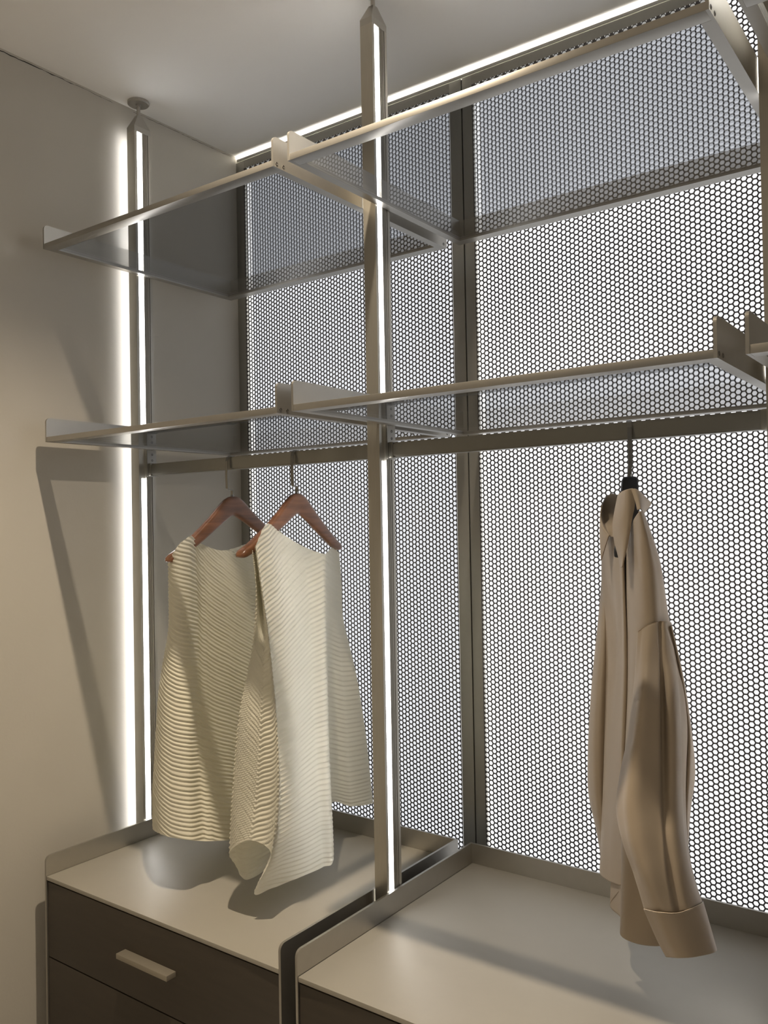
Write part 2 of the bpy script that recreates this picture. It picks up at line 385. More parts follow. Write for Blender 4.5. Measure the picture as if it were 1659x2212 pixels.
# ------------------------------------------------------------------ hangers
def sstep(xs, ys, x):
    return float(np.interp(x, xs, ys))
def hanger(loc, ang, tilt, label, wood, group=None, tk=1.0, half=0.19, sq=0.6):
    """local x runs along the arms towards the viewer, z up, origin at the crown of the hanger"""
    t = thing('clothes_hanger', label, 'hanger', loc, group)
    t.rotation_euler = (0, 0, ang)
    zt_s = [0, .012, .024, .036, .05, .07, .10, .13, .16, .18, .19]; zt = [0, -.0015, -.006, -.014, -.0255, -.042, -.064, -.084, -.103, -.113, -.1215]
    zb_s = [0, .01, .03, .06, .09, .12, .15, .175, .19]; zb = [-.0435, -.0465, -.057, -.0735, -.0905, -.106, -.120, -.129, -.1285]
    bm = bmesh.new(); rows = []; N = 20
    if sq < 0.5: zt = [0, 0, -.0005, -.002, -.012, -.03, -.06, -.083, -.103, -.113, -.1215]
    ss = np.linspace(-1, 1, 65)
    for q in ss:
        a = abs(q)*0.19
        top, bot = sstep(zt_s, zt, a), sstep(zb_s, zb, a)
        end = max(0.0, (abs(q)-0.94)/0.06); sh = math.sqrt(max(0.03, 1-end*end))
        th = (0.0068 + 0.0050*abs(q)**1.5)*tk
        th *= sh; cz = (top+bot)/2; hz = (top-bot)/2*sh; off = -0.012*q*q
        row = []
        for j in range(N):
            u = 2*PI*j/N; cu, su = math.cos(u), math.sin(u)
            row.append(bm.verts.new((q*half, off + th*math.copysign(abs(cu)**sq, cu), cz + hz*math.copysign(abs(su)**sq, su) + q*math.tan(tilt)*-half)))
        rows.append(row)
    for a, b in zip(rows, rows[1:]):
        for j in range(N): bm.faces.new([a[j], a[(j+1) % N], b[(j+1) % N], b[j]])
    bm.faces.new(rows[0]); bm.faces.new(rows[-1][::-1])
    finish('hanger_arms', bm, wood, t, True, 60)
    # flat hook strip
    path = [(0, -.004), (0, .011), (.0015, .0135), (.014, .0145), (.0160, .017), (.0172, .05), (.0162, .078), (.0130, .0865), (.006, .0899), (-.006, .0899), (-.0150, .0868), (-.0195, .079), (-.020, .070)]
    bm = bmesh.new(); rows = []
    P = [Vector((a, 0, b)) for a, b in path]
    for i, p in enumerate(P):
        d = (P[min(i+1, len(P)-1)] - P[max(i-1, 0)]).normalized(); nrm = Vector((d.z, 0, -d.x))
        rows.append([bm.verts.new(p + nrm*a + Vector((0, b, 0))) for a, b in ((-.0009, -.0034), (.0009, -.0034), (.0009, .0034), (-.0009, .0034))])
    for a, b in zip(rows, rows[1:]):
        for j in range(4): bm.faces.new([a[j], a[(j+1) % 4], b[(j+1) % 4], b[j]])
    bm.faces.new(rows[0]); bm.faces.new(rows[-1][::-1])
    finish('hook', bm, 'hook', t)
    bm = bmesh.new(); cyl(bm, (0, 0, -.003), 0.0042, 0.006, n=16); finish('hook_collar', bm, 'hook', t, True, 40)
    return t
ZH = 1.5640
hanger((0.4300, -0.4490, ZH), math.radians(-86), math.radians(4.0), 'brown wooden hanger on the left, under the cream dress nearer the wall', 'wood', 'wooden hangers on the left rail')
hanger((0.6260, -0.4490, ZH), math.radians(-82), math.radians(0.5), 'brown wooden hanger with its arm tip bare, under the front cream dress', 'wood', 'wooden hangers on the left rail')
hanger((1.3480, -0.4490, ZH), math.radians(-66), 0.0, 'black hanger inside the beige satin blouse', 'black', None, 1.75, 0.062, 0.3)

# ------------------------------------------------------------------ garments (control columns, world metres, each from top to hem)
R_ = [[[0.6488,-0.6067,1.4494],[0.6569,-0.6052,1.3756],[0.6586,-0.6098,1.3025],[0.6505,-0.6199,1.2305],[0.6395,-0.6307,1.1592],[0.6319,-0.6379,1.0871],[0.6277,-0.6427,1.0147],[0.6236,-0.6474,0.9425],[0.6216,-0.6528,0.8711]],[[0.6089,-0.5615,1.4487],[0.623,-0.5618,1.3759],[0.6589,-0.5885,1.3076],[0.6828,-0.6153,1.2415],[0.6835,-0.6215,1.1728],[0.6843,-0.6278,1.1046],[0.6844,-0.6347,1.0371],[0.6833,-0.6433,0.9706],[0.6827,-0.6584,0.9074]],[[0.6647,-0.6137,1.4559],[0.6793,-0.6145,1.3821],[0.6929,-0.616,1.3092],[0.7034,-0.6168,1.2366],[0.7111,-0.6167,1.1641],[0.7169,-0.6181,1.092],[0.7203,-0.6211,1.0203],[0.7201,-0.6268,0.9494],[0.7177,-0.6385,0.8809]],[[0.6706,-0.6158,1.4631],[0.6819,-0.6125,1.3776],[0.6953,-0.6098,1.293],[0.7041,-0.6072,1.2083],[0.7101,-0.6056,1.1237],[0.7136,-0.6058,1.0393],[0.7143,-0.6081,0.9553],[0.7079,-0.6169,0.8731],[0.6794,-0.6465,0.8042]],[[0.6663,-0.5824,1.4995],[0.677,-0.5779,1.4097],[0.6892,-0.574,1.3205],[0.6992,-0.5714,1.2316],[0.7066,-0.5698,1.1428],[0.7115,-0.5701,1.0544],[0.7138,-0.5722,0.9665],[0.7084,-0.5805,0.8801],[0.6873,-0.6035,0.8004]],[[0.6474,-0.5216,1.4794],[0.6609,-0.5182,1.3931],[0.6736,-0.5162,1.3074],[0.6823,-0.5166,1.2219],[0.6881,-0.518,1.1366],[0.6927,-0.5202,1.052],[0.6974,-0.5224,0.9679],[0.7021,-0.5246,0.8844],[0.7007,-0.5319,0.8019]],[[0.6291,-0.4353,1.4504],[0.6427,-0.4373,1.366],[0.6535,-0.4431,1.2825],[0.662,-0.4486,1.1998],[0.6685,-0.4531,1.1177],[0.6752,-0.4574,1.0364],[0.683,-0.4609,0.9559],[0.6907,-0.4645,0.8763],[0.6992,-0.4709,0.7985]],[[0.6363,-0.3802,1.4326],[0.6464,-0.3888,1.3509],[0.6549,-0.3974,1.2703],[0.6622,-0.4045,1.1906],[0.6682,-0.41,1.1114],[0.6743,-0.4155,1.0331],[0.6811,-0.4206,0.9556],[0.6892,-0.4257,0.8793],[0.6985,-0.4344,0.8052]],[[0.6307,-0.3595,1.4338],[0.6223,-0.3498,1.3637],[0.6135,-0.3411,1.2927],[0.6039,-0.333,1.221],[0.5971,-0.3269,1.149],[0.5904,-0.3208,1.0764],[0.5837,-0.3147,1.0033],[0.5781,-0.3077,0.9295],[0.5725,-0.2921,0.8533]],[[0.5961,-0.2983,1.443],[0.5941,-0.2903,1.3686],[0.5905,-0.2827,1.2936],[0.5907,-0.2724,1.2183],[0.5918,-0.2638,1.1427],[0.5918,-0.2561,1.0668],[0.5905,-0.2494,0.9903],[0.5893,-0.2427,0.9135],[0.5867,-0.2318,0.835]],[[0.5801,-0.254,1.4275],[0.5763,-0.2427,1.3544],[0.5735,-0.2361,1.2797],[0.581,-0.2216,1.2059],[0.5898,-0.2074,1.132],[0.5953,-0.1968,1.057],[0.5999,-0.1878,0.9817],[0.6022,-0.1806,0.9058],[0.6029,-0.1704,0.8286]],[[0.5545,-0.2417,1.4269],[0.5535,-0.2319,1.3538],[0.5492,-0.2253,1.28],[0.5515,-0.2139,1.2063],[0.5539,-0.2047,1.1323],[0.5558,-0.1961,1.0578],[0.5571,-0.1879,0.983],[0.5573,-0.1804,0.9077],[0.5559,-0.1676,0.8306]],[[0.5653,-0.3081,1.4252],[0.5602,-0.304,1.3538],[0.5553,-0.3,1.282],[0.5517,-0.2964,1.21],[0.5482,-0.2928,1.1378],[0.5444,-0.2888,1.0651],[0.5404,-0.2844,0.992],[0.536,-0.2791,0.9183],[0.5309,-0.2727,0.8438]],[[0.5968,-0.4216,1.4419],[0.5891,-0.422,1.3589],[0.5815,-0.4226,1.2756],[0.5739,-0.4236,1.1921],[0.5665,-0.4245,1.1084],[0.5598,-0.4252,1.0245],[0.553,-0.426,0.9405],[0.5457,-0.4265,0.856],[0.5382,-0.427,0.7713]],[[0.6317,-0.5699,1.4638],[0.6309,-0.5689,1.3791],[0.627,-0.5701,1.2945],[0.6218,-0.5723,1.2099],[0.6156,-0.5753,1.1255],[0.6078,-0.5794,1.0412],[0.6,-0.5835,0.9569],[0.5931,-0.5869,0.8727],[0.598,-0.5818,0.7882]],[[0.6395,-0.5949,1.4508],[0.6434,-0.5931,1.3727],[0.6406,-0.5958,1.295],[0.635,-0.6003,1.2176],[0.6241,-0.609,1.1413],[0.6166,-0.6149,1.0644],[0.6104,-0.6198,0.9874],[0.6063,-0.6239,0.9106],[0.6074,-0.6253,0.8342]]]
L_ = [[[0.4038,-0.6116,1.4204],[0.4029,-0.6109,1.3498],[0.4009,-0.6111,1.2794],[0.39,-0.6177,1.2099],[0.3806,-0.6233,1.1401],[0.3753,-0.6258,1.0697],[0.3704,-0.6281,0.9992],[0.3655,-0.6303,0.9287],[0.3645,-0.6297,0.8582]],[[0.4399,-0.629,1.4419],[0.4399,-0.6312,1.3692],[0.4406,-0.6327,1.2968],[0.4353,-0.6383,1.2249],[0.4281,-0.6445,1.1534],[0.4232,-0.6491,1.0817],[0.4195,-0.6528,1.01],[0.4168,-0.6561,0.9385],[0.4192,-0.6581,0.8679]],[[0.4559,-0.6239,1.46],[0.4593,-0.6258,1.3843],[0.4618,-0.6295,1.3091],[0.4614,-0.635,1.2346],[0.4585,-0.6406,1.1604],[0.4562,-0.6458,1.0864],[0.4548,-0.6503,1.0127],[0.4543,-0.6551,0.9395],[0.4598,-0.6594,0.868]],[[0.4586,-0.5974,1.4766],[0.4612,-0.6022,1.3974],[0.466,-0.6081,1.3189],[0.4707,-0.6148,1.2413],[0.4734,-0.6196,1.164],[0.4762,-0.6244,1.0874],[0.4793,-0.629,1.0113],[0.484,-0.6338,0.9362],[0.4946,-0.6401,0.8635]],[[0.4401,-0.5674,1.4682],[0.4473,-0.5724,1.3883],[0.4537,-0.5761,1.309],[0.4601,-0.5819,1.2307],[0.4638,-0.5866,1.1527],[0.4674,-0.5913,1.0754],[0.4724,-0.5951,0.9988],[0.4801,-0.5985,0.9232],[0.4926,-0.6042,0.8501]],[[0.4298,-0.5376,1.4575],[0.4384,-0.5431,1.3776],[0.4489,-0.5498,1.2988],[0.4579,-0.5567,1.2211],[0.4635,-0.5623,1.1438],[0.4692,-0.5679,1.0673],[0.4758,-0.5728,0.9916],[0.4853,-0.5779,0.9173],[0.5003,-0.5861,0.8461]],[[0.4209,-0.4757,1.4422],[0.4352,-0.479,1.3625],[0.4462,-0.4851,1.2835],[0.4551,-0.4913,1.2054],[0.4611,-0.4963,1.1277],[0.4671,-0.5014,1.0508],[0.473,-0.5066,0.9746],[0.4805,-0.5127,0.8997],[0.4927,-0.5232,0.828]],[[0.414,-0.3942,1.4447],[0.426,-0.3928,1.3622],[0.4355,-0.3941,1.2801],[0.4442,-0.3954,1.1985],[0.4502,-0.3964,1.117],[0.4563,-0.3973,1.0361],[0.4614,-0.3989,0.9556],[0.4656,-0.4011,0.8755],[0.4687,-0.4039,0.7958]],[[0.4019,-0.2798,1.4838],[0.4036,-0.2781,1.3963],[0.4072,-0.2755,1.309],[0.4135,-0.2712,1.222],[0.4196,-0.2667,1.1351],[0.4254,-0.2622,1.0483],[0.4309,-0.2579,0.9615],[0.4353,-0.2545,0.8747],[0.4406,-0.2509,0.7883]],[[0.3928,-0.2491,1.4697],[0.3871,-0.2464,1.3854],[0.3814,-0.2437,1.3008],[0.3788,-0.2386,1.2158],[0.3779,-0.2323,1.1305],[0.3774,-0.226,1.0449],[0.3777,-0.2197,0.9592],[0.378,-0.2133,0.8731],[0.3757,-0.1992,0.7845]],[[0.3837,-0.3175,1.4634],[0.3762,-0.3145,1.3801],[0.3686,-0.3115,1.2963],[0.3611,-0.3085,1.2121],[0.3536,-0.3056,1.1275],[0.3469,-0.3027,1.0424],[0.3409,-0.2997,0.9571],[0.3349,-0.2967,0.8714],[0.3231,-0.287,0.7823]],[[0.3854,-0.4397,1.4409],[0.3771,-0.441,1.3624],[0.3689,-0.4423,1.2837],[0.3617,-0.4434,1.2048],[0.3545,-0.4445,1.1257],[0.3479,-0.4455,1.0465],[0.3414,-0.4464,0.9671],[0.3348,-0.4472,0.8875],[0.3262,-0.4462,0.8068]],[[0.4149,-0.5673,1.4693],[0.4075,-0.5654,1.3918],[0.4002,-0.5635,1.3139],[0.3913,-0.5628,1.2357],[0.3822,-0.5623,1.1571],[0.3734,-0.5622,1.0783],[0.3647,-0.5623,0.9992],[0.3557,-0.562,0.9195],[0.3436,-0.558,0.8378]],[[0.4034,-0.5998,1.4376],[0.3995,-0.5979,1.3656],[0.395,-0.5966,1.2934],[0.3875,-0.5981,1.2213],[0.38,-0.5995,1.149],[0.3727,-0.6011,1.0766],[0.3655,-0.6028,1.0041],[0.3582,-0.6042,0.9313],[0.3499,-0.6033,0.8574]]]
body_ = [[[1.3023,-0.452,1.4741],[1.3042,-0.4493,1.4038],[1.3108,-0.4431,1.3338],[1.3096,-0.4427,1.2633],[1.3033,-0.446,1.1931],[1.2984,-0.4483,1.1227],[1.2944,-0.4498,1.0522],[1.2906,-0.4513,0.9817],[1.2855,-0.4537,0.9114]],[[1.3266,-0.4838,1.4744],[1.3286,-0.481,1.4047],[1.3316,-0.4775,1.335],[1.3307,-0.4769,1.2653],[1.3255,-0.4793,1.1956],[1.3211,-0.4812,1.1259],[1.3174,-0.4826,1.0562],[1.3144,-0.4835,0.9864],[1.3118,-0.4841,0.9166]],[[1.3448,-0.5015,1.4745],[1.3471,-0.4997,1.4053],[1.3492,-0.4977,1.3362],[1.3485,-0.4979,1.2671],[1.3454,-0.4997,1.1982],[1.3417,-0.5017,1.1293],[1.3387,-0.5032,1.0604],[1.3369,-0.5038,0.9914],[1.3355,-0.5041,0.9225]],[[1.3569,-0.5109,1.4602],[1.357,-0.5096,1.3932],[1.3574,-0.508,1.3262],[1.3569,-0.5072,1.2593],[1.354,-0.508,1.1923],[1.3506,-0.5093,1.1254],[1.3479,-0.51,1.0585],[1.3461,-0.51,0.9915],[1.345,-0.5095,0.9245]],[[1.3452,-0.4698,1.4518],[1.3445,-0.4689,1.3798],[1.3439,-0.468,1.3079],[1.3431,-0.4673,1.2359],[1.3379,-0.4697,1.1643],[1.329,-0.4749,1.093],[1.3218,-0.4788,1.0216],[1.3168,-0.4811,0.9499],[1.3127,-0.4828,0.8781]],[[1.3638,-0.512,1.4531],[1.3621,-0.5105,1.3809],[1.3613,-0.5089,1.3086],[1.3589,-0.5083,1.2362],[1.3545,-0.5093,1.1639],[1.3493,-0.5111,1.0917],[1.3455,-0.5119,1.0193],[1.3436,-0.5114,0.9468],[1.3421,-0.5107,0.8742]],[[1.3754,-0.5347,1.4678],[1.3745,-0.5362,1.3924],[1.3745,-0.5368,1.3171],[1.373,-0.5385,1.2421],[1.3687,-0.5421,1.1673],[1.3644,-0.5452,1.0927],[1.3601,-0.5483,1.0181],[1.3577,-0.5494,0.9433],[1.3554,-0.5504,0.8686]],[[1.3893,-0.5559,1.4889],[1.3909,-0.5545,1.4106],[1.3919,-0.5536,1.3325],[1.3896,-0.5549,1.2545],[1.3858,-0.5569,1.1766],[1.3832,-0.5579,1.0986],[1.3827,-0.5572,1.0207],[1.3828,-0.5561,0.9427],[1.3831,-0.5549,0.8649]],[[1.4056,-0.5814,1.501],[1.4117,-0.5713,1.4229],[1.4142,-0.5635,1.3439],[1.4115,-0.5617,1.2646],[1.4085,-0.5608,1.1852],[1.4056,-0.5601,1.1056],[1.4064,-0.5567,1.026],[1.4085,-0.5522,0.9463],[1.4141,-0.5447,0.8665]],[[1.4135,-0.5881,1.5061],[1.4247,-0.5671,1.4303],[1.4276,-0.5539,1.3515],[1.4268,-0.547,1.2719],[1.4267,-0.5424,1.1923],[1.4263,-0.538,1.1123],[1.4252,-0.5342,1.032],[1.4242,-0.5301,0.9513],[1.4232,-0.5258,0.8702]],[[1.4082,-0.561,1.505],[1.4227,-0.5351,1.432],[1.4282,-0.5178,1.3549],[1.435,-0.5026,1.2773],[1.4389,-0.4919,1.1986],[1.437,-0.4866,1.1192],[1.4312,-0.4842,1.0396],[1.4236,-0.4831,0.9595],[1.4176,-0.4805,0.8786]],[[1.3714,-0.4765,1.5074],[1.3833,-0.4596,1.4327],[1.389,-0.4495,1.3558],[1.393,-0.4421,1.2784],[1.3958,-0.436,1.2006],[1.3966,-0.4318,1.1225],[1.3965,-0.4283,1.0443],[1.3942,-0.4267,0.966],[1.3919,-0.4251,0.8874]],[[1.3178,-0.3919,1.516],[1.315,-0.3889,1.4378],[1.3146,-0.3845,1.3594],[1.3156,-0.3794,1.2807],[1.3178,-0.3739,1.2019],[1.32,-0.3683,1.123],[1.3213,-0.3628,1.0436],[1.322,-0.3575,0.9638],[1.3216,-0.3525,0.8835]],[[1.2877,-0.3888,1.4969],[1.2863,-0.3842,1.4232],[1.2846,-0.3811,1.3492],[1.2827,-0.3784,1.275],[1.2809,-0.376,1.2007],[1.2791,-0.3737,1.1261],[1.2775,-0.3707,1.0513],[1.2759,-0.3674,0.9762],[1.2727,-0.3637,0.9003]],[[1.2904,-0.4236,1.4815],[1.2878,-0.4214,1.4107],[1.2878,-0.4183,1.3399],[1.2867,-0.4163,1.2689],[1.2853,-0.4146,1.1978],[1.2824,-0.4142,1.1267],[1.2795,-0.4139,1.0555],[1.2759,-0.4139,0.9842],[1.2721,-0.414,0.9127]]]
sleeve_ = [[[1.3966,-0.5632,1.3278],[1.3923,-0.5697,1.2766],[1.3869,-0.5762,1.2257],[1.3789,-0.5763,1.1734],[1.3703,-0.5838,1.123],[1.3691,-0.5977,1.0756],[1.3815,-0.6065,1.0308],[1.3984,-0.6085,0.9877],[1.4135,-0.6056,0.9432]],[[1.4051,-0.5674,1.3348],[1.4047,-0.5825,1.2847],[1.4045,-0.6013,1.2364],[1.3988,-0.6049,1.1855],[1.3919,-0.6108,1.1353],[1.391,-0.6204,1.087],[1.3999,-0.6293,1.0416],[1.4143,-0.6308,0.9974],[1.4275,-0.6267,0.952]],[[1.4156,-0.5698,1.3404],[1.4176,-0.5858,1.2902],[1.4217,-0.6102,1.243],[1.4189,-0.6145,1.1927],[1.4153,-0.6186,1.1425],[1.4153,-0.6273,1.0943],[1.422,-0.638,1.0489],[1.4332,-0.6419,1.0044],[1.4456,-0.6385,0.9591]],[[1.4252,-0.5657,1.3439],[1.4289,-0.5763,1.293],[1.4357,-0.5981,1.2453],[1.4358,-0.6005,1.1947],[1.4356,-0.603,1.1443],[1.4377,-0.611,1.096],[1.4436,-0.624,1.0509],[1.4515,-0.6327,1.0063],[1.4595,-0.6347,0.9606]],[[1.4265,-0.5575,1.3444],[1.4328,-0.5719,1.2939],[1.4358,-0.5807,1.2433],[1.4358,-0.5811,1.1915],[1.4368,-0.5858,1.141],[1.4403,-0.5981,1.0934],[1.4476,-0.6166,1.0497],[1.4544,-0.621,1.0031],[1.466,-0.6236,0.9587]],[[1.4339,-0.5595,1.345],[1.4398,-0.5667,1.2943],[1.448,-0.586,1.2466],[1.4492,-0.5869,1.196],[1.4496,-0.5886,1.1455],[1.4514,-0.5955,1.097],[1.4571,-0.6081,1.0517],[1.4658,-0.6158,1.0071],[1.4767,-0.6156,0.9621]],[[1.4378,-0.5466,1.3432],[1.4459,-0.5504,1.2931],[1.455,-0.5652,1.2454],[1.4573,-0.5645,1.1949],[1.4576,-0.5653,1.1445],[1.4587,-0.5712,1.0958],[1.464,-0.5835,1.0505],[1.4724,-0.5915,1.0059],[1.4834,-0.5916,0.9612]],[[1.4342,-0.5268,1.3396],[1.4441,-0.5274,1.2896],[1.4544,-0.5379,1.2414],[1.4579,-0.538,1.191],[1.4562,-0.5395,1.1403],[1.4558,-0.5448,1.0908],[1.4604,-0.5582,1.0452],[1.4689,-0.567,1.0006],[1.481,-0.568,0.9564]],[[1.4223,-0.5114,1.3346],[1.4273,-0.5077,1.2824],[1.4327,-0.5081,1.2309],[1.4325,-0.5045,1.1779],[1.4315,-0.5075,1.1261],[1.4329,-0.517,1.0767],[1.4404,-0.5319,1.031],[1.4518,-0.5426,0.987],[1.4677,-0.5467,0.9447]],[[1.4068,-0.5382,1.3325],[1.4005,-0.531,1.278],[1.3936,-0.5231,1.2226],[1.3864,-0.5185,1.1671],[1.3823,-0.5251,1.1143],[1.3845,-0.538,1.0646],[1.395,-0.5526,1.0186],[1.4115,-0.5606,0.9748],[1.4322,-0.5606,0.9331]]]
back_fold_ = [[[1.4415,-0.5521,1.3386],[1.4494,-0.5454,1.2856],[1.4555,-0.5399,1.2322],[1.4585,-0.5367,1.1784],[1.4561,-0.5375,1.1245],[1.4526,-0.539,1.0706],[1.453,-0.5377,1.0167]],[[1.4373,-0.5366,1.3381],[1.4464,-0.529,1.2837],[1.4534,-0.5228,1.2288],[1.4582,-0.5182,1.1735],[1.4602,-0.5157,1.1181],[1.4535,-0.5196,1.0629],[1.4493,-0.5216,1.0074]],[[1.4249,-0.5022,1.3324],[1.4316,-0.4963,1.2769],[1.4373,-0.4911,1.2212],[1.4418,-0.4868,1.1654],[1.444,-0.4841,1.1094],[1.4386,-0.487,1.0535],[1.4357,-0.488,0.9974]],[[1.422,-0.5105,1.3331],[1.4253,-0.5071,1.2776],[1.429,-0.5034,1.2221],[1.4312,-0.5007,1.1665],[1.4312,-0.4997,1.1108],[1.4274,-0.5014,1.0553],[1.4266,-0.5009,0.9996]]]
far_sleeve_ = [[[1.2752,-0.3842,1.4291],[1.2685,-0.3879,1.3614],[1.2614,-0.3917,1.2938],[1.2544,-0.3956,1.2263],[1.2488,-0.3984,1.1585],[1.2448,-0.4,1.0906],[1.2442,-0.3993,1.0226],[1.2539,-0.3909,0.9558],[1.262,-0.3838,0.8886]],[[1.2918,-0.4217,1.4323],[1.2884,-0.423,1.3659],[1.2839,-0.425,1.2995],[1.2786,-0.4276,1.2333],[1.2736,-0.43,1.1669],[1.2702,-0.4313,1.1005],[1.2696,-0.4304,1.034],[1.2752,-0.4251,0.968],[1.2807,-0.4199,0.9019]],[[1.2962,-0.4247,1.4302],[1.2971,-0.4227,1.3641],[1.2956,-0.4226,1.2981],[1.2923,-0.4238,1.2321],[1.288,-0.4257,1.1662],[1.2846,-0.4269,1.1002],[1.2828,-0.427,1.0342],[1.2848,-0.4243,0.9682],[1.2876,-0.421,0.9023]],[[1.2892,-0.3988,1.4258],[1.2953,-0.393,1.3601],[1.2957,-0.3915,1.2938],[1.2947,-0.391,1.2276],[1.2912,-0.3923,1.1614],[1.2873,-0.3939,1.0953],[1.285,-0.3943,1.029],[1.285,-0.3931,0.9628],[1.2851,-0.3918,0.8965]],[[1.2677,-0.3525,1.4269],[1.2701,-0.3495,1.358],[1.2684,-0.3494,1.2891],[1.2651,-0.3505,1.2202],[1.2606,-0.3526,1.1514],[1.2566,-0.3542,1.0826],[1.2555,-0.3537,1.0137],[1.2568,-0.3514,0.9448],[1.2601,-0.3477,0.8761]]]
cuff_ = [[[1.4145,-0.6103,0.9458],[1.4214,-0.604,0.9226],[1.4287,-0.5974,0.8996],[1.4371,-0.59,0.8771]],[[1.4293,-0.6318,0.9544],[1.4363,-0.6252,0.932],[1.4431,-0.6186,0.9095],[1.4515,-0.6106,0.8878]],[[1.4473,-0.6436,0.9608],[1.4537,-0.6373,0.9395],[1.4595,-0.6315,0.918],[1.4672,-0.6241,0.8973]],[[1.4682,-0.6308,0.9607],[1.4734,-0.6266,0.9407],[1.4786,-0.6224,0.9207],[1.484,-0.6181,0.9008]],[[1.4853,-0.596,0.9627],[1.4908,-0.5928,0.9413],[1.4959,-0.5899,0.9199],[1.5006,-0.5874,0.8983]],[[1.483,-0.5704,0.9571],[1.4882,-0.5681,0.9358],[1.4932,-0.566,0.9144],[1.4981,-0.5644,0.8932]],[[1.4688,-0.5483,0.9442],[1.4739,-0.5466,0.9234],[1.4789,-0.5448,0.9026],[1.484,-0.5435,0.882]],[[1.4333,-0.5617,0.9338],[1.4397,-0.5569,0.9124],[1.4462,-0.5522,0.8911],[1.4537,-0.5468,0.8704]]]
collar_near_ = [[[1.3583,-0.5298,1.5318],[1.3555,-0.5359,1.5097],[1.354,-0.5417,1.4874],[1.3567,-0.5456,1.4652],[1.3619,-0.546,1.4435],[1.3671,-0.5461,1.4219]],[[1.3756,-0.5582,1.5362],[1.3736,-0.5586,1.5136],[1.372,-0.5586,1.4909],[1.3717,-0.5575,1.4681],[1.3714,-0.5565,1.4453],[1.3713,-0.5555,1.4225]],[[1.3879,-0.5703,1.5389],[1.3869,-0.5676,1.5159],[1.385,-0.5648,1.4928],[1.3816,-0.5627,1.4697],[1.3779,-0.5614,1.4466],[1.3737,-0.5599,1.4234]],[[1.3958,-0.5707,1.54],[1.397,-0.5649,1.5171],[1.3911,-0.5624,1.4945],[1.3863,-0.5608,1.4714],[1.3809,-0.5602,1.4484],[1.3743,-0.5595,1.4255]]]
collar_wing_ = [[[1.3934,-0.57,1.5394],[1.3969,-0.572,1.5316],[1.4001,-0.5741,1.5237],[1.4032,-0.5766,1.5157],[1.4059,-0.58,1.5077]],[[1.4008,-0.5695,1.5385],[1.404,-0.5716,1.5312],[1.4066,-0.5742,1.5238],[1.4088,-0.577,1.5164],[1.4108,-0.5802,1.5089]],[[1.4049,-0.554,1.5311],[1.4068,-0.5567,1.5245],[1.4081,-0.5599,1.5179],[1.4087,-0.5633,1.5114],[1.4088,-0.5668,1.5049]],[[1.4061,-0.5195,1.5184],[1.4055,-0.5261,1.5141],[1.4047,-0.5329,1.5102],[1.4038,-0.5398,1.5063],[1.4029,-0.5462,1.5024]]]
collar_far_ = [[[1.3223,-0.4386,1.5354],[1.3295,-0.4542,1.5177],[1.3349,-0.4717,1.5004],[1.339,-0.4902,1.4837],[1.3429,-0.5089,1.4674]],[[1.3081,-0.4242,1.5377],[1.3123,-0.4466,1.5193],[1.3166,-0.465,1.5013],[1.3232,-0.4816,1.4838],[1.3344,-0.4965,1.4672]],[[1.2998,-0.4301,1.5317],[1.3032,-0.4517,1.5151],[1.3092,-0.4687,1.4985],[1.3183,-0.4825,1.4829],[1.3302,-0.4934,1.4686]],[[1.3073,-0.4616,1.5234],[1.3096,-0.478,1.5083],[1.3136,-0.4875,1.4931],[1.3203,-0.4948,1.4789],[1.3296,-0.5,1.4659]],[[1.313,-0.4822,1.5178],[1.3107,-0.4834,1.4959],[1.3097,-0.4837,1.4738],[1.3098,-0.4833,1.4518],[1.3103,-0.4824,1.4297]]]
def catmull(P, n, closed):
    """P (k,...) -> (n,...) smooth resample along axis 0"""
    k = len(P)
    s = np.linspace(0, k if closed else k-1, n, endpoint=not closed)
    i = np.floor(s).astype(int)
    if not closed: i = np.minimum(i, k-2)
    f = (s-i).reshape((-1,)+(1,)*(P.ndim-1))
    g = (lambda j: P[j % k]) if closed else (lambda j: P[np.clip(j, 0, k-1)])
    a, b, c, d = g(i-1), g(i), g(i+1), g(i+2)
    return 0.5*(2*b + (c-a)*f + (2*a-5*b+4*c-d)*f**2 + (3*b-a-3*c+d)*f**3)
def loft(cols, nu, nv, closed):
    A = np.array(cols, float)                       # (columns, rows, 3)
    A = catmull(A, nu, closed)
    A = catmull(np.swapaxes(A, 0, 1), nv, False)    # (nv, nu, 3)
    return A
def normals(A, closed):
    if closed:
        du = np.roll(A, -1, 1) - np.roll(A, 1, 1)
    else:
        du = np.gradient(A, axis=1)
    dv = np.gradient(A, axis=0)
    n = np.cross(du, dv); n /= np.linalg.norm(n, axis=-1, keepdims=True) + 1e-12
    return n
def grid_mesh(name, A, closed, m, parent, origin, solid=0.0, smooth=True):
    nv, nu, _ = A.shape
    v = (A - np.array(origin)).reshape(-1, 3)
    i = np.arange(nv-1)[:, None]; j = np.arange(nu if closed else nu-1)[None]
    j2 = (j+1) % nu
    F = np.stack([i*nu+j, i*nu+j2, (i+1)*nu+j2, (i+1)*nu+j], -1).reshape(-1, 4)
    me = bpy.data.meshes.new(name)
    me.vertices.add(len(v)); me.vertices.foreach_set('co', v.ravel())
    me.loops.add(F.size); me.loops.foreach_set('vertex_index', F.ravel().astype(np.int32))
    me.polygons.add(len(F)); me.polygons.foreach_set('loop_start', np.arange(0, F.size, 4, dtype=np.int32))
    me.update(calc_edges=True); me.materials.append(MT[m] if isinstance(m, str) else m)
    if smooth: me.polygons.foreach_set('use_smooth', [True]*len(F))
    o = bpy.data.objects.new(name, me); COL.objects.link(o)
    if parent: o.parent = parent
    if solid:
        s = o.modifiers.new('thickness', 'SOLIDIFY'); s.thickness = solid; s.offset = 0
    return o

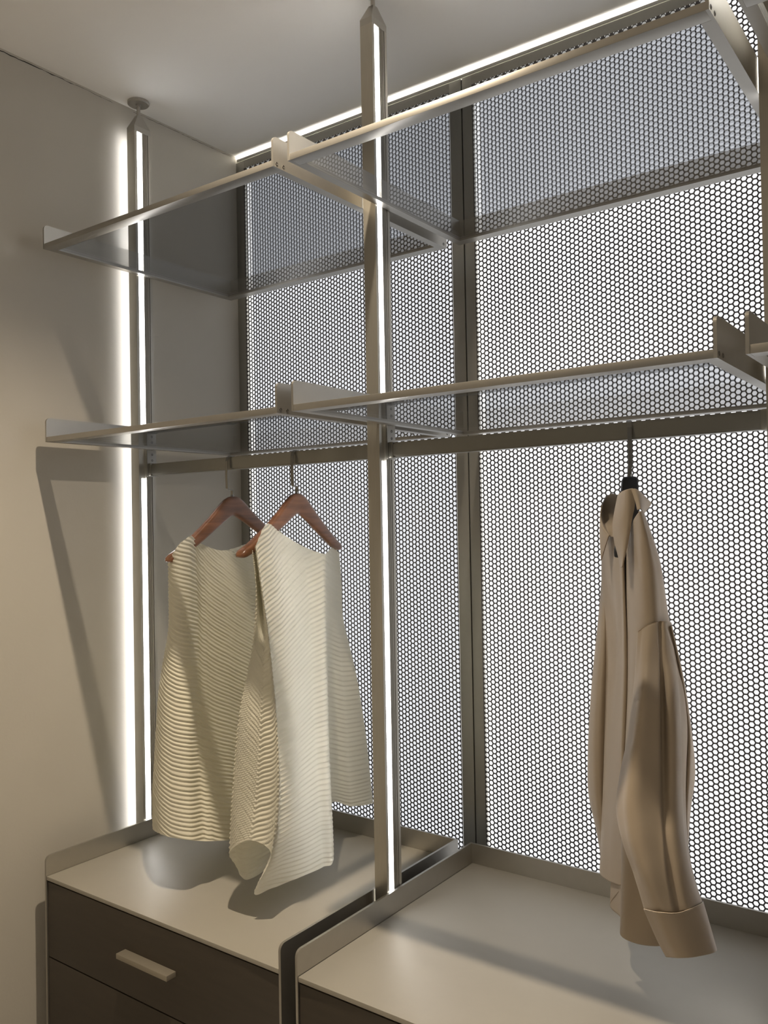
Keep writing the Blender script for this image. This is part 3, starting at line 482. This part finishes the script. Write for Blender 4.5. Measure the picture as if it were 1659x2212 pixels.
def pleats(cols, slope, pitch, amp, nu, nv, amps=None):
    """cream fabric with pressed pleats: ridges along lines that rise or fall with the slope profile"""
    A = loft(cols, nu, nv, True)
    N = normals(A, True)
    s = np.linspace(0, len(cols), nu, endpoint=False)
    kk = np.array([np.interp(s, np.arange(len(cols)+1), np.r_[q, q[0]]) for q in np.array(slope, float)])   # pleat offset per column, top and hem
    vlen = np.concatenate([np.zeros((1, nu)), np.cumsum(np.linalg.norm(np.diff(A, axis=0), axis=-1), 0)], 0)
    ztop = A[0, :, 2]
    depth = vlen + (1.50 - ztop)[None]                                    # measured down from a common level
    fade = np.clip((vlen[-1][None]-vlen)/0.006, 0.55, 1)
    w = np.clip((depth-0.06)/0.55, 0, 1)
    k2 = 0.00095*(kk[0][None]*(1-w) + kk[1][None]*w)
    ph = (depth - k2)/pitch
    ph = ph + 0.12*np.sin(ph*0.37) + 0.15*np.sin(ph*0.113+1.3)
    fr = ph - np.floor(ph)
    hgt = np.where(fr < 0.30, fr/0.30, (1-fr)/0.70)
    hgt = hgt*hgt*(3-2*hgt)
    var = 0.75 + 0.25*np.sin(np.floor(ph)*2.4)
    if amps: amp = amp*np.interp(s, np.arange(len(cols)+1), np.r_[amps, amps[0]])[None]
    return A + N*((hgt-0.4)*amp*var*fade)[..., None]

def dress(cols, slope, label, pitch=0.0088, amp=0.0030, amps=None):
    A = pleats(cols, slope, pitch, amp, 300, 760, amps)
    base = tuple(A.reshape(-1, 3).mean(0))
    o = grid_mesh('pleated_dress', A, True, 'dress', None, base)
    o.location = base
    return tag(o, label, 'dress', 'cream pleated dresses')
dress(L_, [(-12, -4, 2, 8, 18, 44, 96, 160, 180, 150, 110, 70, 30, -8), (-46, -22, -4, 6, 14, 24, 52, 92, 110, 95, 70, 40, 0, -34)],
      'cream pleated dress nearer the left wall, hanging straight beside the left post')
dress(R_, [(-26, 52, 8, -4, -22, -48, -80, -96, -92, -76, -64, -64, -60, -44, -30, -24), (-34, 58, 8, 4, 2, 6, 10, 16, 40, 56, 60, 60, 50, 30, 0, -28)],
      'cream pleated dress in front, with a folded open near corner', amps=(1, 1.1, 1, .9, .75, .7, .7, .7, .5, .35, .35, .4, .5, .8, .9, 1))

# beige blouse
bb = (1.36, -0.47, 1.45)
t = thing('satin_blouse', 'beige satin blouse with long sleeves, hanging edge-on at right', 'blouse', bb)
def blouse(name, cols, closed, nu, nv, m='satin', solid=0.0009, ripple=0.0):
    A = loft(cols, nu, nv, closed)
    if ripple:
        N = normals(A, closed); u = np.linspace(0, 1, nu)[None]; v = np.linspace(0, 1, nv)[:, None]
        f = np.sin(2*PI*(u*3+0.22*np.sin(v*2.6))) + 0.8*np.sin(2*PI*(u*5-0.25*v)+1.1)*np.sin(PI*v)**0.5 + 0.3*np.sin(2*PI*(u*8+0.5*v)+0.4)*np.sin(PI*v*1.5)
        A = A + N*(ripple*f*np.clip(v*6, 0.1, 1)*np.clip((1-v)*7, 0.05, 1))[..., None]
    return grid_mesh(name, A, closed, m, t, bb, solid)
blouse('blouse_body', body_, True, 220, 160, ripple=0.0018)
sl = blouse('near_sleeve', sleeve_, True, 140, 130, ripple=0.0020)
blouse('back_fold', back_fold_, True, 60, 80)
blouse('far_sleeve', far_sleeve_, True, 80, 90, ripple=0.0008)
cu = blouse('cuff', cuff_, True, 90, 24, solid=0.0014)
blouse('collar_leaf', collar_near_, False, 40, 50, solid=0.0016)
blouse('collar_wing', collar_wing_, False, 30, 30, solid=0.0016)
blouse('collar_leaf', collar_far_, False, 40, 40, solid=0.0016)
def seam(name, pts, r, parent, m='thread'):
    P = catmull(np.array(pts, float), len(pts)*6, False)
    bm = bmesh.new(); rows = []
    for i, p in enumerate(P):
        d = Vector(P[min(i+1, len(P)-1)]-P[max(i-1, 0)]).normalized(); a = d.orthogonal().normalized(); b = d.cross(a)
        rows.append([bm.verts.new(Vector(p)-Vector(bb)+(a*math.cos(q)+b*math.sin(q))*r) for q in (0, PI/3*2, PI/3*4)])
    for a, b in zip(rows, rows[1:]):
        for j in range(3): bm.faces.new([a[j], a[(j+1) % 3], b[(j+1) % 3], b[j]])
    return finish(name, bm, m, parent, True)
top = loft(sleeve_, 140, 3, True)[0]
seam('shoulder_seam', list(top[0:92:6]), 0.0009, sl)
top = loft(cuff_, 90, 3, True)[0]
seam('cuff_seam', list(top[0:66:5]), 0.0009, cu, 'button')
bc = loft(body_, 220, 160, True)
for vi in (40, 84):                                                       # buttons in the placket gap
    p = bc[vi, int(220*3.6/15)]
    bm = bmesh.new(); cyl(bm, (p[0]-bb[0]-0.001, p[1]-bb[1]-0.006, p[2]-bb[2]), 0.0042, 0.0022, axis=1, n=18)
    finish('button', bm, 'button', t, True, 40)
